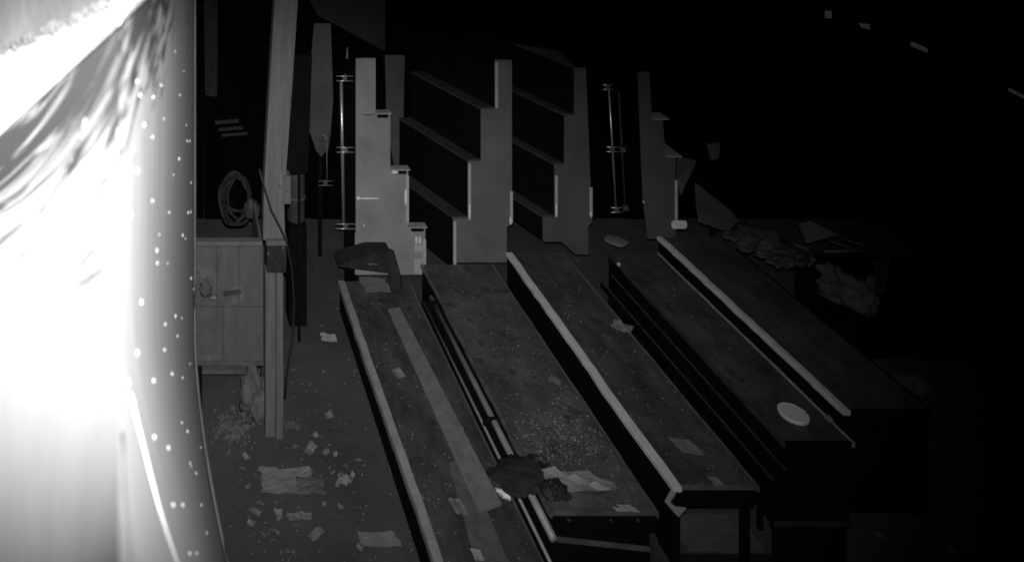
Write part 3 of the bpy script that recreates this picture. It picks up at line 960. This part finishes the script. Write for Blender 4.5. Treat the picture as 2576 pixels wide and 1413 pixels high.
# scattered crumbs on the floor (each a thing)
proto = None
gi = 'crumbs of debris on the floor left of the decks'
SP = [(792, 1098, 9), (785, 1120, 12), (778, 1136, 14), (640, 1288, 16), (690, 1338, 12), (740, 1302, 18), (796, 1345, 20), (750, 1324, 9),
      (632, 1318, 10), (700, 1290, 10), (843, 1145, 6), (655, 1268, 8), (770, 1300, 14), (610, 1180, 8), (618, 1150, 10), (850, 1218, 9),
      (690, 1362, 10), (730, 1390, 12), (660, 1345, 10), (840, 1190, 8), (885, 1198, 8), (905, 1380, 8), (815, 1270, 6), (625, 1225, 10)]
CL = ['tiny pale crumb halfway between the post foot and the leftmost deck', 'pale chip just below the tiny crumb right of the post foot',
      'largest of the three crumbs in a diagonal line right of the post foot', 'pale flake left of the wide cardboard piece, under it and near the wall',
      'flake below the middle of the debris patch at the bottom left', 'wide flake right below the pale cardboard pieces',
      'longest loose flake, left of the flat cardboard at the bottom edge', 'small flake just left of the longest loose flake',
      'small flake low on the left, nearest the white wall', 'flake in the middle of the debris patch under the wide cardboard',
      'lone speck of litter above the crumpled paper ball', 'small flake touching the lower left corner of the wide cardboard',
      'pale flake between the wide cardboard and the longest loose flake', 'crumb between the rubble heap and the wide cardboard',
      'crumb just below the rubble heap', 'crumb just left of the crumpled paper ball', 'small flake lowest in the middle of the bottom left debris',
      'flake on the very bottom edge left of the flat cardboard', 'flake near the bottom edge beside the white wall', 'crumb above and left of the crumpled paper ball',
      'crumb just right of the crumpled paper ball', 'small flake touching the upper left of the flat cardboard at the bottom edge',
      'tiny speck midway between the paper ball and the longest loose flake', 'crumb left of the upper edge of the wide cardboard']
for i, (x, y, s) in enumerate(SP):
    rnd2 = random.Random(i)
    sheet('debris_crumb', x, y, s * 1.9, s * 1.0, 0, 'card', CL[i], 'debris', rot=rnd2.uniform(-1, 1), seed=50 + i, group='crumbs of debris on the floor', n=3, curl=.012)

# dry leaf litter on the second deck: nobody could count it
bm = bmesh.new()
rnd = random.Random(9)
for i in range(900):
    x = rnd.gauss(1425, 75)
    y = rnd.gauss(1105, 45)
    if i > 620:
        y = rnd.uniform(720, 1270)
        x = VX + rnd.uniform(.535, .655) * (y - VY)
    s_ = (x - VX) / (y - VY)
    if not (.528 < s_ < .66) or y > 1285:
        continue
    c = G(x, y, .452)
    s = rnd.uniform(.003, .010)
    a = rnd.uniform(0, 6.28)
    u = Vector((math.cos(a), math.sin(a), rnd.uniform(-.1, .7))) * s
    v_ = Vector((-math.sin(a), math.cos(a), rnd.uniform(-.1, .7))) * s * rnd.uniform(.3, .8)
    z0 = Vector((0, 0, s * .8))
    vs = [bm.verts.new(c + z0 + k) for k in (-u, v_ * .8, u, -v_)]
    bm.faces.new(vs)
lf = tag(link('leaf_litter', bm, 'flake'), 'dry leaf litter strewn on the second deck', 'leaf litter', kind='stuff')
lf.modifiers.new('thick', 'SOLIDIFY').thickness = .0015
# grit on the other decks and the floor
bm = bmesh.new()
for i in range(520):
    k = rnd.random()
    if k < .3:
        sl, sr, Z, ya, yb = .35, .475, .302, 760, 1413
    elif k < .55:
        sl, sr, Z, ya, yb = .73, .83, .602, 700, 1220
    elif k < .65:
        sl, sr, Z, ya, yb = .935, 1.03, .602, 700, 1080
    else:
        sl, sr, Z, ya, yb = .08, .33, 0.001, 900, 1413
    y = rnd.uniform(ya, yb)
    x = VX + rnd.uniform(sl, sr) * (y - VY)
    c = G(x, y, Z)
    s = rnd.uniform(.002, .0065)
    t_ = [bm.verts.new(c + Vector(q) * s) for q in ((-1, -1, 0), (1, -.6, 0), (.3, 1, 0), (0, 0, 1.4))]
    for f in ((0, 1, 3), (1, 2, 3), (2, 0, 3)):
        bm.faces.new([t_[j] for j in f])
tag(link('grit', bm, 'flake'), 'fine grit scattered over decks and floor', 'grit', kind='stuff')

# ------------------------------------------------------------------ dim clutter at the right
Yr = 7.2
t = thing('leaning_board', P(1810, 560, Yr), 'dim board leaning beside the dimmest rack', 'board', )
prism('board_face', [P(1752, 462, 7.75), P(1838, 530, 7.6), P(1900, 610, 7.3), P(1762, 560, 7.3), P(1755, 520, 7.5)], (0, .03, -.01), 'dim', t)
prism('board_foot', [P(1790, 560, 7.4), P(1800, 560, 7.4), P(1800, 900, 7.4), P(1790, 900, 7.4)], (0, .03, 0), 'dark', t)
t = thing('torn_panel', P(1715, 420, 7.6), 'dim torn panel jutting out right of the dimmest rack', 'panel')
prism('panel_sheet', [P(1706, 396, 7.6), P(1752, 404, 7.7), P(1745, 425, 7.7), P(1722, 470, 7.6), P(1712, 492, 7.6), P(1704, 450, 7.6)], (0, .02, 0), 'dim', t)
prism('panel_flap', [P(1778, 365, 7.9), P(1812, 360, 7.9), P(1808, 398, 7.9), P(1790, 404, 7.9)], (0, .02, 0), 'dim', t)
tag(lump('low_sack', P(1900, 590, 7.1) - Vector((0, 0, .1)), (.22, .16, .13), 'tread', rough=.75, seed=60, sub=4), 'low dim sack behind the widest deck, left of the tin sheets', 'sack')
tag(lump('low_sack', P(1975, 625, 7.0) - Vector((0, 0, .1)), (.19, .12, .11), 'tread', rough=.8, seed=61, sub=4), 'second dim sack behind the widest deck', 'sack')
t = thing('tin_sheets', P(2080, 620, 7.2), 'pair of bent tin sheets with sticks, in the gloom at the right', 'scrap')
prism('tin_sheet', [P(2010, 562, 7.3), P(2038, 555, 7.3), P(2110, 592, 7.2), P(2075, 600, 7.2), P(2030, 612, 7.2)], (0, .02, -.01), 'woodgrey', t)
prism('tin_sheet', [P(1990, 612, 7.2), P(2030, 622, 7.2), P(2052, 655, 7.1), P(2035, 672, 7.1), P(2005, 650, 7.1)], (0, .02, 0), 'woodgrey', t)
tube('stick', [P(2070, 633, 7.1), P(2190, 630, 7.1)], .011, 'dim', t)
tube('stick', [P(2085, 605, 7.15), P(2150, 628, 7.05)], .009, 'dim', t)
tube('stick', [P(2120, 602, 7.15), P(2185, 620, 7.05)], .007, 'dim', t)
t = thing('feed_sack', P(2130, 780, 6.8), 'largest pale sack slumped at the right beyond the widest deck', 'sack')
lump('sack_body', P(2128, 745, 6.9) - Vector((0, 0, .05)), (.21, .11, .24), 'dim', t, rough=.5, seed=62, rot=-.9, sub=4)
lump('sack_neck', P(2090, 690, 6.92) - Vector((0, 0, .05)), (.09, .06, .12), 'dim', t, rough=.8, seed=63, sub=4)
t = thing('plank_stack', P(2190, 760, 6.8), 'narrow upright planks right of the largest pale sack', 'planks')
prism('plank', [P(2186, 700, 6.8), P(2200, 696, 6.8), P(2196, 790, 6.8), P(2180, 800, 6.8)], (0, .03, 0), 'dim', t)
prism('plank', [P(2205, 660, 6.9), P(2240, 650, 6.9), P(2215, 780, 6.9), P(2203, 782, 6.9)], (0, .03, 0), 'tread', t)
tag(box('support_bench', (1.36 * 4.3, 6.86, 0), (8.8, 7.45, .55), 'dark', None, bev=.01), 'black low bench carrying the sacks at the right', 'bench')
tag(lump('grey_mound', G(2290, 975, 0), (.15, .12, .12), 'dim', rough=.35, seed=64, sub=4), 'dim rounded mound alone on the dark floor at the right', 'mound')
t = thing('step_platform', G(2010, 1330, .3), 'black step platform in front of the lid deck, bottom right', 'platform')
a = G(1945, 1310, .3)
b = G(2100, 1310, .3)
box('platform_top', (a.x, a.y, .27), (b.x + .1, a.y + .25, .3), 'dark', t)
box('platform_edge', (a.x - .0, a.y - .014, .28), (b.x + .1, a.y - .002, .304), 'tread', t, bev=.002)
box('platform_front', (a.x + .01, a.y + .01, 0), (b.x + .08, a.y + .03, .268), 'dark', t, bev=0)
a, b = G(1700, 1392, .02), G(1905, 1392, .02)
tag(box('rubber_mat', (a.x, a.y - .5, .002), (b.x + .2, a.y, .025), 'rubber'), 'black rubber mat at the bottom edge below the raised deck', 'mat')
for i, (x, y, s) in enumerate(((2300, 1345, 14), (2320, 1362, 20), (2110, 1100, 12), (2450, 1290, 12))):
    pass
tag(lump('dim_clod', G(2010, 1388), (.05, .04, .03), 'card', rough=.5, seed=70, sub=2), 'dim clod on the floor at the bottom right, nearest the step platform', 'clod')
tag(lump('dim_clod', G(2045, 1398), (.07, .05, .03), 'card', rough=.5, seed=71, sub=2), 'wider dim clod right beside the one nearest the step platform', 'clod')
tag(lump('dim_clod', G(2395, 1385), (.04, .04, .03), 'card', rough=.5, seed=72, sub=2), 'lone dim clod farthest right on the dark floor', 'clod')

# roof beam high on the right with small metal plates
Yr = 7.8
t = thing('roof_beam', P(2300, 100, Yr), 'black roof beam with small pale metal plates, high at the right', 'beam')
bm = bmesh.new()
add_hexa(bm, [P(1900, -45, Yr), P(1900, 0, Yr), P(1900, 0, Yr + .2), P(1900, -45, Yr + .2)],
         [P(2700, 285, Yr), P(2700, 330, Yr), P(2700, 330, Yr + .2), P(2700, 285, Yr + .2)])
link('beam_timber', bm, 'back', t)
for pts, mm in (([(2074, 28), (2092, 28), (2092, 47), (2074, 47)], 'white'),
                ([(2158, 58), (2186, 62), (2188, 76), (2166, 70)], 'tread'),
                ([(2290, 104), (2332, 122), (2333, 134), (2290, 117)], 'paper'),
                ([(2528, 216), (2590, 248), (2588, 256), (2530, 226)], 'card')):
    ps = [P(x, y, Yr - .05) for x, y in pts]
    c = sum(ps, Vector()) / 4
    n = (Vector((0, .03, CH + .05)) - c).normalized()
    face = [p - n * (p - c).dot(n) for p in ps]          # plate tipped to face the lamp
    prism('metal_plate', face, -n * .01, 'mirror', t)
    tube('plate_pin', [c, Vector((c.x, Yr + .01, c.z))], .006, 'dark', t, 6)
